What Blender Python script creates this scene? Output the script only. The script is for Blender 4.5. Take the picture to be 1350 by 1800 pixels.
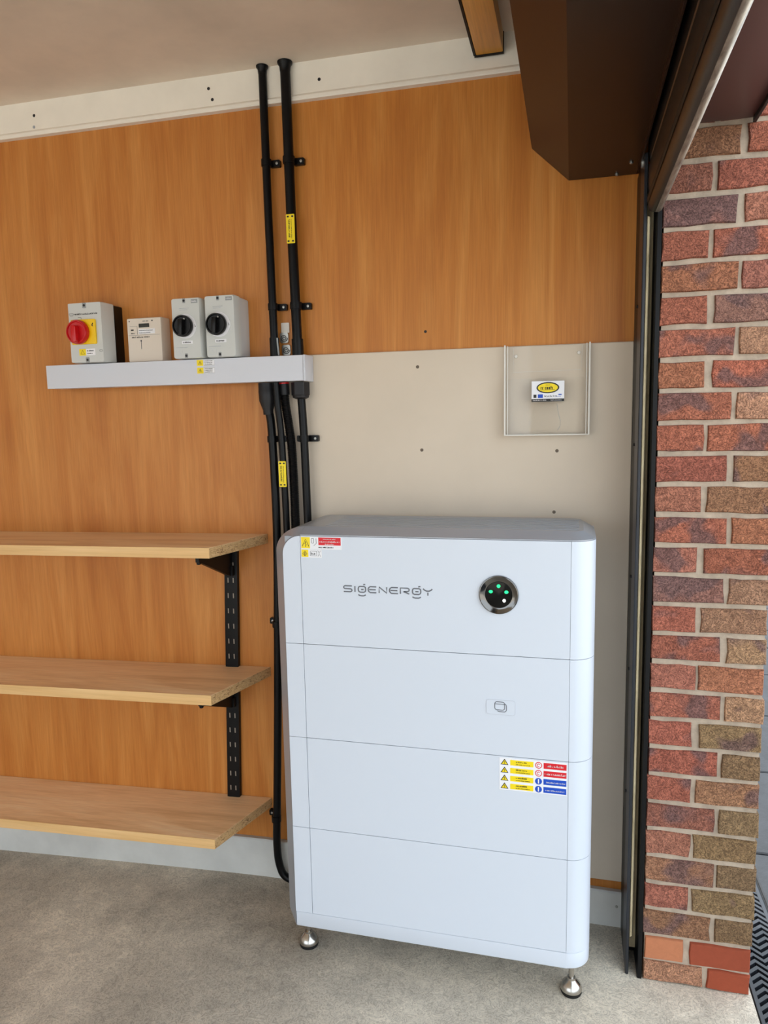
import bpy, bmesh, math, random
from mathutils import Vector, Matrix

# ------------------------------------------------------------------ scene, camera, light
sc = bpy.context.scene
for o in list(bpy.data.objects):
    bpy.data.objects.remove(o)
C = bpy.context.collection
sc.view_settings.view_transform = 'Standard'
sc.view_settings.look = 'None'
sc.view_settings.gamma = 1.0
sc.view_settings.use_curve_mapping = False
sc.view_settings.exposure = 1.12

cam_d = bpy.data.cameras.new('camera')
cam = bpy.data.objects.new('camera', cam_d)
C.objects.link(cam)
cam_d.sensor_fit = 'HORIZONTAL'
cam_d.sensor_width = 36.0
cam_d.lens = 36.0 * 1290.98 / 1350.0
cam_d.clip_start = 0.05
_r = Vector((0.96911794, 0.2458459, -0.01924067))
_d = Vector((0.01252006, -0.12697716, -0.99182662))
_f = Vector((-0.24627964, 0.96095608, -0.12613385))
m = Matrix.Identity(4)
for i in range(3):
    m[i][0] = _r[i]; m[i][1] = -_d[i]; m[i][2] = -_f[i]
m.translation = (0.0, -2.005, 1.425)
cam.matrix_world = m
sc.camera = cam

world = bpy.data.worlds.new('overcast_sky')
sc.world = world
world.use_nodes = True
bg = world.node_tree.nodes['Background']
bg.inputs[0].default_value = (0.82, 0.915, 1.0, 1)
bg.inputs[1].default_value = 1.25
sun_d = bpy.data.lights.new('sun', 'SUN')
sun_d.energy = 4.0
sun_d.color = (1.0, 0.94, 0.86)
sun_d.angle = math.radians(2)
sun = bpy.data.objects.new('sun', sun_d)
C.objects.link(sun)
# high sun behind the building: lights the driveway, never shines in through the door
sun.rotation_euler = Vector((0.52, -0.30, -0.80)).to_track_quat('-Z', 'Y').to_euler()
sc.cycles.transparent_max_bounces = 32
sc.cycles.sample_clamp_indirect = 6.0

# ------------------------------------------------------------------ materials
def lin(c):
    return tuple(((v / 255) / 12.92 if v / 255 <= 0.04045 else ((v / 255 + 0.055) / 1.055) ** 2.4) for v in c) + (1,)

def mat(name, col, rough=0.5, metal=0.0, spec=0.5, emit=None, estr=0.0):
    mt = bpy.data.materials.new(name); mt.use_nodes = True
    b = mt.node_tree.nodes['Principled BSDF']
    b.inputs['Base Color'].default_value = lin(col)
    b.inputs['Roughness'].default_value = rough
    b.inputs['Metallic'].default_value = metal
    b.inputs['Specular IOR Level'].default_value = spec
    if emit:
        b.inputs['Emission Color'].default_value = lin(emit)
        b.inputs['Emission Strength'].default_value = estr
    return mt

class NT:
    def __init__(s, mt):
        s.t = mt.node_tree; s.b = s.t.nodes['Principled BSDF']
    def n(s, typ, **kw):
        nd = s.t.nodes.new(typ)
        for k, v in kw.items():
            if k.startswith('i_'):
                nd.inputs[int(k[2:]) if k[2:].isdigit() else k[2:]].default_value = v
            else:
                setattr(nd, k, v)
        return nd
    def l(s, a, b):
        s.t.links.new(a, b)
    def ramp(s, fac, stops):
        r = s.n('ShaderNodeValToRGB')
        e = r.color_ramp.elements
        while len(e) < len(stops): e.new(0.5)
        for q, (p, c) in zip(e, stops):
            q.position = p; q.color = c if len(c) == 4 else lin(c)
        s.l(fac, r.inputs[0]); return r.outputs[0]
    def mix(s, fac, a, b, mode='MIX'):
        x = s.n('ShaderNodeMix', data_type='RGBA', blend_type=mode)
        for sock, v in ((x.inputs[0], fac), (x.inputs[6], a), (x.inputs[7], b)):
            if hasattr(v, 'links'): s.l(v, sock)
            else: sock.default_value = v
        return x.outputs[2]
    def noise(s, vec, scale, detail=4, rough=0.55, dist=0.0):
        x = s.n('ShaderNodeTexNoise'); x.inputs['Scale'].default_value = scale
        x.inputs['Detail'].default_value = detail; x.inputs['Roughness'].default_value = rough
        x.inputs['Distortion'].default_value = dist
        s.l(vec, x.inputs['Vector']); return x.outputs['Fac']
    def mapping(s, scale=(1, 1, 1), loc=(0, 0, 0), coord='Object', rot=(0, 0, 0)):
        tc = s.n('ShaderNodeTexCoord'); mp = s.n('ShaderNodeMapping')
        mp.inputs['Scale'].default_value = scale; mp.inputs['Location'].default_value = loc
        mp.inputs['Rotation'].default_value = rot
        s.l(tc.outputs[coord], mp.inputs['Vector']); return mp.outputs[0]
    def bump(s, h, strength, dist=0.01):
        b = s.n('ShaderNodeBump'); b.inputs['Strength'].default_value = strength
        b.inputs['Distance'].default_value = dist
        s.l(h, b.inputs['Height']); s.l(b.outputs[0], s.b.inputs['Normal'])

def wood_mat(name, dark, mid, light, axis='z', rough=0.42, seed=0.0, fine=1.0):
    mt = mat(name, mid, rough, spec=0.35); t = NT(mt)
    def sc3(a, l_): return {'z': (a, a, l_), 'x': (l_, a, a), 'y': (a, l_, a)}[axis]
    v1 = t.mapping(sc3(5.5, 0.6), (seed, seed * 1.7, seed * .3))
    n1 = t.noise(v1, 1.6, 4, .55, 1.8)
    v2 = t.mapping(sc3(60, 1.6), (seed * 2, seed, 0))
    n2 = t.noise(v2, 1.5, 4, .6, 0.3)
    v3 = t.mapping(sc3(260, 6), (0, seed, 0))
    n3 = t.noise(v3, 1.5, 3, .6)
    c1 = t.ramp(n1, ((0.30, dark), (0.50, mid), (0.72, light)))
    c2 = t.ramp(n2, ((0.28, (0.84, 0.80, 0.74, 1)), (0.62, (1.04, 1.04, 1.04, 1))))
    c3 = t.ramp(n3, ((0.30, (0.86, 0.83, 0.80, 1)), (0.6, (1.03, 1.03, 1.03, 1))))
    c = t.mix(0.6, c1, c2, 'MULTIPLY')
    c = t.mix(0.7 * fine, c, c3, 'MULTIPLY')
    t.l(c, t.b.inputs['Base Color'])
    t.bump(n3, 0.06, 0.002)
    return mt

M = {}
M['veneer'] = wood_mat('golden_brown_wood_veneer', (184, 112, 48), (198, 128, 60), (211, 144, 75), 'z', 0.40, 1.3)
M['veneer_b'] = wood_mat('golden_brown_wood_veneer_sheet', (183, 110, 42), (199, 127, 54), (214, 146, 72), 'z', 0.40, 7.9)
M['veneer_c'] = wood_mat('golden_brown_wood_veneer_low_sheet', (184, 113, 48), (199, 129, 60), (212, 145, 74), 'z', 0.42, 4.4)
M['oak'] = wood_mat('pale_oak_shelf_board', (222, 180, 132), (244, 209, 164), (253, 228, 190), 'x', 0.40, 3.1)
M['oak_edge'] = wood_mat('pale_oak_shelf_edging', (218, 172, 112), (230, 187, 128), (238, 199, 143), 'x', 0.40, 5.7, .5)
M['pine'] = wood_mat('amber_varnished_pine', (226, 160, 60), (240, 178, 78), (248, 192, 98), 'y', 0.35, 2.2)

def chip():
    mt = mat('chipboard_raw_end', (190, 150, 100), 0.75); t = NT(mt)
    v = t.mapping((60, 60, 160)); n = t.noise(v, 1.2, 4, .7, 1.5)
    t.l(t.ramp(n, ((0.36, (120, 82, 48)), (0.43, (204, 160, 106)), (0.7, (228, 192, 142)))), t.b.inputs['Base Color'])
    t.bump(n, 0.5, 0.004); return mt
M['chip'] = chip()

def soft_paint(name, col, rough, amt=0.05, scale=2.2, spec=0.4, bump=0.03):
    mt = mat(name, col, rough, spec=spec); t = NT(mt)
    v = t.mapping((1, 1, 1)); n = t.noise(v, scale, 5, .6)
    a = lin(tuple(max(0, c * (1 - amt)) for c in col)); b = lin(tuple(min(255, c * (1 + amt)) for c in col))
    t.l(t.ramp(n, ((0.3, a), (0.7, b))), t.b.inputs['Base Color'])
    n2 = t.noise(v, 220, 3); t.bump(n2, bump, 0.002); return mt
M['beige'] = soft_paint('beige_cement_board', (218, 203, 184), 0.72, 0.03, 1.6)
M['ceiling'] = soft_paint('ceiling_beige_board', (228, 212, 194), 0.85, 0.05, 3.0)
M['trim'] = soft_paint('cream_painted_timber', (246, 240, 228), 0.45, 0.03, 4)
M['base'] = soft_paint('grey_white_painted_skirting', (206, 206, 202), 0.55, 0.05, 5)
M['plaster'] = soft_paint('pale_room_plaster', (236, 232, 226), 0.85, 0.03, 1)

def concrete():
    mt = mat('floor_concrete', (170, 160, 145), 0.75, spec=0.3); t = NT(mt)
    v = t.mapping()
    big = t.noise(v, 1.7, 6, .62, .4); mid = t.noise(v, 14, 6, .7, 1.2); fin = t.noise(v, 62, 4, .65, 3.6)
    c = t.ramp(big, ((0.34, (172, 164, 151)), (0.50, (200, 191, 176)), (0.66, (226, 216, 199))))
    c = t.mix(0.55, c, t.ramp(mid, ((0.36, (0.70, 0.70, 0.70, 1)), (0.62, (1.10, 1.09, 1.07, 1)))), 'MULTIPLY')
    c = t.mix(0.5, c, t.ramp(fin, ((0.41, (0.52, 0.50, 0.48, 1)), (0.5, (1, 1, 1, 1)), (0.60, (1.28, 1.26, 1.23, 1)))), 'MULTIPLY')
    t.l(c, t.b.inputs['Base Color'])
    t.bump(t.mix(0.5, mid, fin), 0.55, 0.008); return mt
M['concrete'] = concrete()

def brick_mat(name, rough_face=True):
    mt = mat(name, (170, 100, 80), 0.85, spec=0.25); t = NT(mt)
    oi = t.n('ShaderNodeObjectInfo')
    tc = t.n('ShaderNodeTexCoord')
    off = t.n('ShaderNodeVectorMath', operation='SCALE'); off.inputs[3].default_value = 37.0
    comb = t.n('ShaderNodeCombineXYZ')
    for k in range(3): t.l(oi.outputs['Random'], comb.inputs[k])
    t.l(comb.outputs[0], off.inputs[0])
    add = t.n('ShaderNodeVectorMath', operation='ADD'); t.l(tc.outputs['Object'], add.inputs[0]); t.l(off.outputs[0], add.inputs[1])
    v = add.outputs[0]
    blot = t.noise(v, 15, 1, .4, .4); fin = t.noise(v, 90, 3, .6, 3.6); mid = t.noise(v, 40, 4, .65, 1.6)
    base = oi.outputs['Color']
    if rough_face:
        # purple-grey fired patches; obj.color alpha steers how much of the brick they take
        sub = t.n('ShaderNodeMath', operation='ADD'); t.l(blot, sub.inputs[0])
        sca = t.n('ShaderNodeMath', operation='MULTIPLY_ADD'); t.l(oi.outputs['Alpha'], sca.inputs[0])
        sca.inputs[1].default_value = 0.30; sca.inputs[2].default_value = -0.28
        t.l(sca.outputs[0], sub.inputs[1])
        f = t.ramp(sub.outputs[0], ((0.39, (0, 0, 0, 1)), (0.49, (0.78, 0.78, 0.78, 1))))
        c = t.mix(f, base, lin((112, 88, 88)))
        c = t.mix(0.65, c, t.ramp(mid, ((0.36, (0.66, 0.60, 0.57, 1)), (0.62, (1.16, 1.14, 1.10, 1)))), 'MULTIPLY')
        c = t.mix(0.75, c, t.ramp(fin, ((0.41, (0.46, 0.42, 0.40, 1)), (0.5, (0.98, .97, .96, 1)), (0.60, (1.62, 1.55, 1.45, 1)))), 'MULTIPLY')
        t.bump(t.mix(0.6, mid, fin), 0.85, 0.008)
    else:
        c = t.mix(0.5, base, t.ramp(mid, ((0.28, (0.86, 0.84, 0.82, 1)), (0.64, (1.08, 1.06, 1.03, 1)))), 'MULTIPLY')
        t.bump(t.mix(0.5, mid, fin), 0.18, 0.004)
    t.l(c, t.b.inputs['Base Color']); return mt
M['brick'] = brick_mat('rustic_fired_clay')
M['brick_smooth'] = brick_mat('smooth_fired_clay', False)
M['mortar'] = soft_paint('sandy_grey_mortar', (182, 166, 148), 0.92, 0.09, 30, 0.2, 0.6)

def slab_mat():
    mt = mat('blue_grey_paving', (104, 110, 120), 0.8); t = NT(mt)
    v = t.mapping(); n = t.noise(v, 6, 6, .7); f = t.noise(v, 60, 4, .7, 1.5)
    c = t.ramp(n, ((0.3, (26, 29, 33)), (0.7, (46, 50, 56))))
    t.l(c, t.b.inputs['Base Color']); t.bump(f, 0.4, 0.005); return mt
M['slab'] = slab_mat()
M['joint'] = mat('paving_joint_sand', (84, 86, 88), 0.9)
M['drive'] = soft_paint('driveway_concrete', (190, 184, 174), 0.9, 0.06, 0.5)

M['white'] = mat('satin_white_casing', (213, 220, 231), 0.34, spec=0.45)
M['white_base'] = mat('satin_white_plinth', (213, 220, 231), 0.34, spec=0.45)
M['alu'] = mat('brushed_grey_aluminium', (168, 173, 182), 0.36, metal=0.35)
M['casing_dark'] = mat('casing_seam_dark', (160, 165, 172), 0.6)
M['casing_side'] = mat('casing_grey_side', (140, 140, 142), 0.45, metal=0.4)
M['logo'] = mat('logo_grey_print', (106, 109, 117), 0.4)
M['seam'] = mat('emboss_outline_grey', (196, 201, 210), 0.5)
M['chrome'] = mat('dark_chrome', (112, 110, 108), 0.12, metal=1.0)
M['blackglass'] = mat('black_glass', (4, 4, 5), 0.06, spec=0.22)
M['led_g'] = mat('green_led', (20, 200, 110), 0.4, emit=(20, 225, 120), estr=0.9)
M['led_w'] = mat('white_led', (220, 225, 220), 0.4, emit=(225, 230, 225), estr=0.55)
M['steel'] = mat('stainless_steel', (190, 186, 180), 0.22, metal=1.0)
M['zinc'] = mat('zinc_screw', (176, 176, 172), 0.38, metal=0.9)
M['screw_dull'] = mat('dull_brown_screw', (104, 90, 76), 0.6)
M['rubber'] = mat('black_rubber', (10, 10, 10), 0.7)
M['pvc_black'] = mat('black_conduit_plastic', (10, 10, 12), 0.36, spec=0.22)
M['gland'] = mat('charcoal_gland_plastic', (34, 33, 35), 0.42, spec=0.3)
M['black_steel'] = mat('black_powder_coat', (10, 10, 12), 0.45, spec=0.25)
M['slot'] = mat('slot_showing_wood', (150, 140, 126), 0.6)
M['pvc_white'] = mat('white_trunking_plastic', (212, 214, 222), 0.35)
M['grey_abs'] = mat('light_grey_enclosure_plastic', (206, 208, 205), 0.42)
M['grey_abs_cool'] = mat('light_grey_lid_plastic', (204, 208, 210), 0.42)
M['grey_shade'] = mat('mid_grey_plastic', (150, 154, 155), 0.5)
M['black_abs'] = mat('black_enclosure_plastic', (8, 8, 9), 0.35, spec=0.28)
M['meter'] = mat('cream_meter_plastic', (226, 214, 200), 0.45)
M['lcd'] = mat('lcd_dark', (34, 36, 30), 0.15)
M['red_abs'] = mat('red_switch_plastic', (200, 16, 22), 0.3)
M['yellow_abs'] = mat('yellow_switch_plate', (250, 205, 0), 0.4)
M['yellow'] = mat('yellow_sticker_print', (248, 220, 10), 0.45)
M['red'] = mat('red_sticker_print', (218, 22, 38), 0.45)
M['blue'] = mat('blue_sticker_print', (2, 74, 190), 0.45)
M['paper'] = mat('white_sticker_vinyl', (240, 240, 244), 0.45)
M['ink'] = mat('black_print', (30, 28, 26), 0.5)
M['ink_grey'] = mat('grey_print', (92, 92, 96), 0.5)
M['ink_white'] = mat('white_print', (245, 240, 240), 0.5)
M['brown'] = mat('brown_coated_steel', (44, 27, 21), 0.30, spec=0.18)
M['brown_dark'] = mat('dark_brown_slat', (38, 31, 27), 0.38)
M['purple_brown'] = mat('plum_brown_soffit', (92, 58, 56), 0.42)
M['black_gap'] = mat('black_seal_and_shade', (14, 13, 13), 0.6)  # seals and lip, also the shadow line painted in beside the joist
def worn():
    mt = mat('worn_aluminium_edge', (170, 160, 146), 0.42, metal=0.6); t = NT(mt)
    v = t.mapping((40, 6, 40)); n = t.noise(v, 1.4, 5, .7, 1)
    t.l(t.ramp(n, ((0.3, (84, 76, 68)), (0.55, (160, 150, 136)), (0.8, (214, 204, 188)))), t.b.inputs['Base Color']); return mt
M['worn'] = worn()
def tanm():
    mt = mat('dusty_tan_seal', (178, 160, 124), 0.7); t = NT(mt)
    v = t.mapping((30, 30, 5)); n = t.noise(v, 1.4, 5, .7, 1)
    t.l(t.ramp(n, ((0.3, (168, 150, 116)), (0.5, (214, 196, 158)), (0.75, (236, 220, 186)))), t.b.inputs['Base Color']); return mt
M['tan'] = tanm()
M['rail'] = mat('charcoal_guide_rail', (44, 46, 52), 0.35, metal=0.3)
M['grate'] = mat('charcoal_grate_plastic', (34, 37, 43), 0.45)
M['grate_void'] = mat('drain_channel_dark', (14, 14, 16), 0.8)
def acrylic():
    mt = bpy.data.materials.new('clear_acrylic'); mt.use_nodes = True
    nt = mt.node_tree; nt.nodes.clear()
    out = nt.nodes.new('ShaderNodeOutputMaterial'); mx = nt.nodes.new('ShaderNodeMixShader')
    tr = nt.nodes.new('ShaderNodeBsdfTransparent'); gl = nt.nodes.new('ShaderNodeBsdfGlossy')
    fr = nt.nodes.new('ShaderNodeFresnel'); fr.inputs[0].default_value = 1.25
    tr.inputs[0].default_value = (0.99, 0.99, 0.988, 1); gl.inputs['Roughness'].default_value = 0.03
    nt.links.new(fr.outputs[0], mx.inputs[0]); nt.links.new(tr.outputs[0], mx.inputs[1]); nt.links.new(gl.outputs[0], mx.inputs[2])
    nt.links.new(mx.outputs[0], out.inputs[0]); return mt
M['acrylic'] = acrylic()
M['acrylic_edge'] = mat('frosted_acrylic_edge', (240, 234, 224), 0.25, spec=0.6)
M['acrylic_edge'].node_tree.nodes['Principled BSDF'].inputs['Transmission Weight'].default_value = 0.15

# ------------------------------------------------------------------ mesh helpers
class MB:
    def __init__(s): s.v = []; s.f = []
    def add(s, vs, fs):
        k = len(s.v); s.v += [tuple(v) for v in vs]; s.f += [tuple(i + k for i in f) for f in fs]; return s
    def box(s, x0, x1, y0, y1, z0, z1):
        return s.add([(x0, y0, z0), (x1, y0, z0), (x1, y1, z0), (x0, y1, z0), (x0, y0, z1), (x1, y0, z1), (x1, y1, z1), (x0, y1, z1)],
                     [(0, 3, 2, 1), (4, 5, 6, 7), (0, 1, 5, 4), (1, 2, 6, 5), (2, 3, 7, 6), (3, 0, 4, 7)])
    def prism(s, pts, axis, a, b):
        """closed 2-D outline extruded along an axis. axis y: pts are (x,z); z: (x,y); x: (y,z)"""
        n = len(pts)
        def p3(p, t): return {'y': (p[0], t, p[1]), 'z': (p[0], p[1], t), 'x': (t, p[0], p[1])}[axis]
        vs = [p3(p, a) for p in pts] + [p3(p, b) for p in pts]
        fs = [tuple(range(n)), tuple(range(2 * n - 1, n - 1, -1))] + [(i, i + n, (i + 1) % n + n, (i + 1) % n) for i in range(n)]
        return s.add(vs, fs)
    def loft(s, rings, closed=True, cap=True):
        n = len(rings[0]); k0 = len(s.v); vs = [p for r in rings for p in r]; fs = []
        for r in range(len(rings) - 1):
            for i in range(n if closed else n - 1):
                j = (i + 1) % n
                fs.append((r * n + i, r * n + j, (r + 1) * n + j, (r + 1) * n + i))
        if cap: fs += [tuple(range(n - 1, -1, -1)), tuple(range((len(rings) - 1) * n, len(rings) * n))]
        return s.add(vs, fs)
    def tube(s, path, r, n=14, rads=None):
        P = [Vector(p) for p in path]; rings = []
        ref = Vector((0, 1, 0.001))
        for i, p in enumerate(P):
            t = (P[min(i + 1, len(P) - 1)] - P[max(i - 1, 0)]).normalized()
            u = t.cross(ref).normalized() if abs(t.dot(ref)) < 0.95 else t.cross(Vector((1, 0, 0))).normalized()
            w = u.cross(t).normalized(); rr = rads[i] if rads else r
            rings.append([tuple(p + u * math.cos(2 * math.pi * k / n) * rr + w * math.sin(2 * math.pi * k / n) * rr) for k in range(n)])
        return s.loft(rings)
    def lathe(s, prof, o, axis='z', n=24):
        rings = []
        for r, h in prof:
            ring = []
            for k in range(n):
                a = 2 * math.pi * k / n; c, d = r * math.cos(a), r * math.sin(a)
                ring.append({'z': (o[0] + c, o[1] + d, o[2] + h), 'y': (o[0] + c, o[1] - h, o[2] + d), 'x': (o[0] + h, o[1] + c, o[2] + d)}[axis])
            rings.append(ring)
        return s.loft(rings)
    def build(s, name, material, parent=None, bevel=0.0, seg=2, smooth=True, angle=35):
        me = bpy.data.meshes.new(name)
        me.from_pydata(s.v, [], s.f)
        bm = bmesh.new(); bm.from_mesh(me)
        bmesh.ops.recalc_face_normals(bm, faces=bm.faces)
        if bevel > 0:
            es = [e for e in bm.edges if len(e.link_faces) == 2 and e.calc_face_angle(0) > 0.5]
            bmesh.ops.bevel(bm, geom=es, offset=bevel, segments=seg, profile=0.5, affect='EDGES', clamp_overlap=True)
        bm.to_mesh(me); bm.free()
        if smooth:
            for p in me.polygons: p.use_smooth = True
            me.set_sharp_from_angle(angle=math.radians(angle))
        if 'print' in name and name != 'printed_strip': stuff = True
        else: stuff = False
        me.materials.append(M[material] if isinstance(material, str) else material)
        o = bpy.data.objects.new(name, me); C.objects.link(o)
        if stuff: o['kind'] = 'stuff'
        if parent is not None:
            o.parent = parent
            chain = Vector((0, 0, 0)); q = parent
            while q is not None: chain += Vector(q.location); q = q.parent
            me.transform(Matrix.Translation(-chain))
        return o

def tag(o, label=None, cat=None, group=None, kind=None):
    if label: o['label'] = label
    if cat: o['category'] = cat
    if group: o['group'] = group
    if kind: o['kind'] = kind
    return o

def thing(name, loc, label, cat, group=None):
    o = bpy.data.objects.new(name, None); o.empty_display_size = 0.05
    C.objects.link(o); o.location = loc
    return tag(o, label, cat, group)

def struct(o, label): return tag(o, label, kind='structure')
def arc(cx, cy, rx, ry, a0, a1, n):
    return [(cx + rx * math.cos(math.radians(a0 + (a1 - a0) * i / n)), cy + ry * math.sin(math.radians(a0 + (a1 - a0) * i / n))) for i in range(n + 1)]
def rrect(x0, x1, z0, z1, r, n=4):
    return arc(x1 - r, z1 - r, r, r, 0, 90, n) + arc(x0 + r, z1 - r, r, r, 90, 180, n) + arc(x0 + r, z0 + r, r, r, 180, 270, n) + arc(x1 - r, z0 + r, r, r, 270, 360, n)
def rect(x0, x1, z0, z1): return [(x0, z0), (x1, z0), (x1, z1), (x0, z1)]
def plate(name, poly, y, t, material, parent, label=None):
    """thin flat piece facing the room (-y), from y to y-t"""
    o = MB().prism(poly, 'y', y, y - t).build(name, material, parent, smooth=False)
    if label: o['label'] = label
    return o
def ribbon(mb, pts, w, y, t, closed=False):
    """stroke of width w along 2-D points in x,z"""
    P = [Vector(p) for p in pts]; n = len(P); L = []; Rr = []
    for i in range(n):
        a = P[(i - 1) % n] if (closed or i > 0) else P[i]; b = P[(i + 1) % n] if (closed or i < n - 1) else P[i]
        d = (b - a).normalized(); nn = Vector((-d.y, d.x)) * w / 2
        L.append(P[i] + nn); Rr.append(P[i] - nn)
    for i in range(n if closed else n - 1):
        j = (i + 1) % n
        q = [L[i], L[j], Rr[j], Rr[i]]
        mb.add([(p.x, y, p.y) for p in q] + [(p.x, y - t, p.y) for p in q],
               [(0, 1, 2, 3), (7, 6, 5, 4), (0, 4, 5, 1), (1, 5, 6, 2), (2, 6, 7, 3), (3, 7, 4, 0)])
def scribble(mb, x0, x1, z0, z1, y, seed, vertical=False):
    """a line of small print too fine to read: letter-like strokes"""
    rnd = random.Random(seed); h = (x1 - x0) if vertical else (z1 - z0)
    a, b = (z0, z1) if vertical else (x0, x1); w = h * 0.22; u = a
    def bx(u0, u1, v0, v1):
        if vertical: mb.prism(rect(x0 + v0, x0 + v1, u0, u1), 'y', y, y - 0.0003)
        else: mb.prism(rect(u0, u1, z0 + v0, z0 + v1), 'y', y, y - 0.0003)
    while u < b - h * .4:
        lw = h * rnd.choice((.45, .55, .6, .3)); lw = min(lw, b - u)
        k = rnd.random()
        bx(u, u + w, 0, h * rnd.choice((.7, 1, .72)))
        if k < .45: bx(u, u + lw, 0, w)
        if k > .3: bx(u, u + lw, h * .5, h * .5 + w)
        if k > .55: bx(u + lw - w, u + lw, 0, h * .7)
        u += lw + h * (.16 if rnd.random() < .84 else .5)

# ------------------------------------------------------------------ the setting
CEIL = 2.378
# floor: concrete slab, dipping slightly toward the far corner of the garage
def floor_z(x):
    return -0.043 * min(1.6, max(0.0, (-0.92 - x) / 0.95)) ** 1.15
xs = [-4.6, -3.6, -2.6, -2.3, -2.1, -1.95, -1.8, -1.65, -1.5, -1.35, -1.2, -1.1, -1.0, -0.92, -0.5, 0.0, 0.446]
ys = [-4.7, -3, -2, -1, -0.5, 0.02]
mb = MB(); nx, ny = len(xs), len(ys)
mb.add([(x, y, floor_z(x)) for y in ys for x in xs], [(j * nx + i, j * nx + i + 1, (j + 1) * nx + i + 1, (j + 1) * nx + i) for j in range(ny - 1) for i in range(nx - 1)])
mb.add([(x, y, -0.15) for y in (ys[0], ys[-1]) for x in (xs[0], xs[-1])], [(0, 1, 3, 2)])
mb.add([(xs[-1], ys[0], 0), (xs[-1], ys[-1], 0), (xs[-1], ys[-1], -.15), (xs[-1], ys[0], -.15)], [(0, 1, 2, 3)])
struct(mb.build('floor', 'concrete'), 'mottled beige-grey concrete garage floor')

struct(MB().box(-4.6, 0.44, -4.7, 0.12, CEIL, CEIL + 0.1).build('ceiling', 'ceiling'), 'matt beige boarded garage ceiling')

wall = struct(MB().box(-4.6, 0.19, 0.012, 0.12, -0.15, CEIL).build('wall_back', 'plaster'), 'garage side wall lined with golden brown wood sheets')
JX = (-4.6, -3.2, -1.975, -0.757, 0.19)
for i in range(4):
    MB().box(JX[i] + .0008, JX[i + 1] - .0008, 0.0, 0.012, -0.07, CEIL - .001).build('wood_panel', ('veneer_c', 'veneer_b', 'veneer', 'veneer_b')[i], wall, bevel=.0008, seg=1)
struct(MB().box(-4.7, -4.6, -4.7, 0.12, -.15, CEIL).build('wall_left', 'plaster'), 'plain pale end wall of the garage')
struct(MB().box(-4.7, -4.25, -4.7, -4.6, -.15, CEIL).box(-0.35, 0.44, -4.7, -4.6, -.15, CEIL).box(-4.25, -0.35, -4.7, -4.6, 2.26, CEIL).build('wall_front', 'plaster', smooth=False), 'pale wall opposite the wood panelling with a wide open doorway added to let in daylight')  # unseen doorway, added so more daylight reaches the panelling and floor

# cream board under the ceiling, with a small bead along its lower edge
tb = struct(MB().prism([(0.0, 2.281), (-0.018, 2.281), (-0.020, 2.284), (-0.020, 2.291), (-0.017, 2.295), (-0.014, 2.298), (-0.014, CEIL), (0.0, CEIL)], 'x', -4.6, -0.10).build('trim_1', 'trim', smooth=False),
            'cream painted board running along the wall under the ceiling')
for x, z in ((-1.56, 2.338), (-1.563, 2.306), (-0.99, 2.344), (-0.98, 2.314), (-0.666, 2.328)):
    MB().lathe([(0.0005, 0.0), (0.0045, 0.0), (0.0045, 0.0008), (0.003, 0.0012), (0.0005, 0.0012)], (x, -0.0135, z), 'y', 10).build('nail_head', 'casing_dark' if z < 2.31 else 'gland', tb)

# skirting: follows the floor along the wall
mb = MB(); xs2 = [-4.6, -2.6, -2.2, -1.9, -1.7, -1.5, -1.3, -1.1, -0.92, -0.5, 0.15]
rings = []
for x in xs2:
    b = floor_z(x); tz = 0.124 if x < -0.9 else 0.124 + (0.104 - 0.124) * (x + 0.9) / 1.05
    tz += floor_z(x) * 0.9
    rings.append([(x, 0.0, b), (x, -0.016, b), (x, -0.016, tz - .004), (x, -0.013, tz), (x, 0.0, tz)])
bb = struct(mb.loft(rings).build('baseboard_back', 'base', smooth=False), 'grey-white skirting board at the foot of the wood panelling')
MB().lathe([(.0005, 0), (.004, 0), (.004, .001), (.0005, .0012)], (0.138, -0.016, 0.062), 'y', 10).build('screw', 'zinc', bb)

# brick pier ---------------------------------------------------------------
PX0, PX1, PY = 0.190, 0.443, -0.200
pier = struct(MB().box(PX0 + .004, PX1 - .004, PY + 0.007, 0.12, -.15, 2.75).build('wall_right', 'mortar', smooth=False), 'brick pier beside the roller door opening')
P_ = dict(red=(162, 100, 82), rose=(160, 106, 90), purp=(140, 102, 94), orange=(166, 112, 86), tan=(168, 130, 104), brown=(150, 110, 86), olive=(138, 114, 86), smooth=(154, 76, 52), clay=(184, 122, 86))
rows = [('red', .1, 'red', .2), ('red', .1, 'red', .5), ('rose', .3, 'red', .2), ('brown', .1, 'red', .1), ('rose', .15, 'red', .35), ('purp', .75, 'rose', .15), ('red', .2, 'red', .6), ('orange', .2, 'rose', .2), ('red', .15, 'purp', .8),
        ('red', .55, 'tan', .1), ('orange', .2, 'red', .6), ('red', .4, 'tan', .15), ('red', .35, 'red', .6), ('red', .1, 'brown', .7), ('rose', .15, 'brown', .35), ('red', .7, 'orange', .1),
        ('rose', .4, 'red', .4), ('purp', .8, 'tan', .15), ('red', .2, 'tan', .1), ('red', .65, 'tan', .1), ('rose', .2, 'orange', .2), ('red', .6, 'tan', .1), ('red', .2, 'olive', .3), ('red', .65, 'olive', .1),
        ('red', .25, 'brown', .4), ('rose', .6, 'olive', .15), ('rose', .3, 'olive', .1), ('brown', .55, 'olive', .15), ('rose', .45, 'olive', .05), ('brown', .5, 'olive', .1), ('clay', 0, 'smooth', 0), ('tan', .1, 'smooth', 0)]
rnd = random.Random(5)
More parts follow.
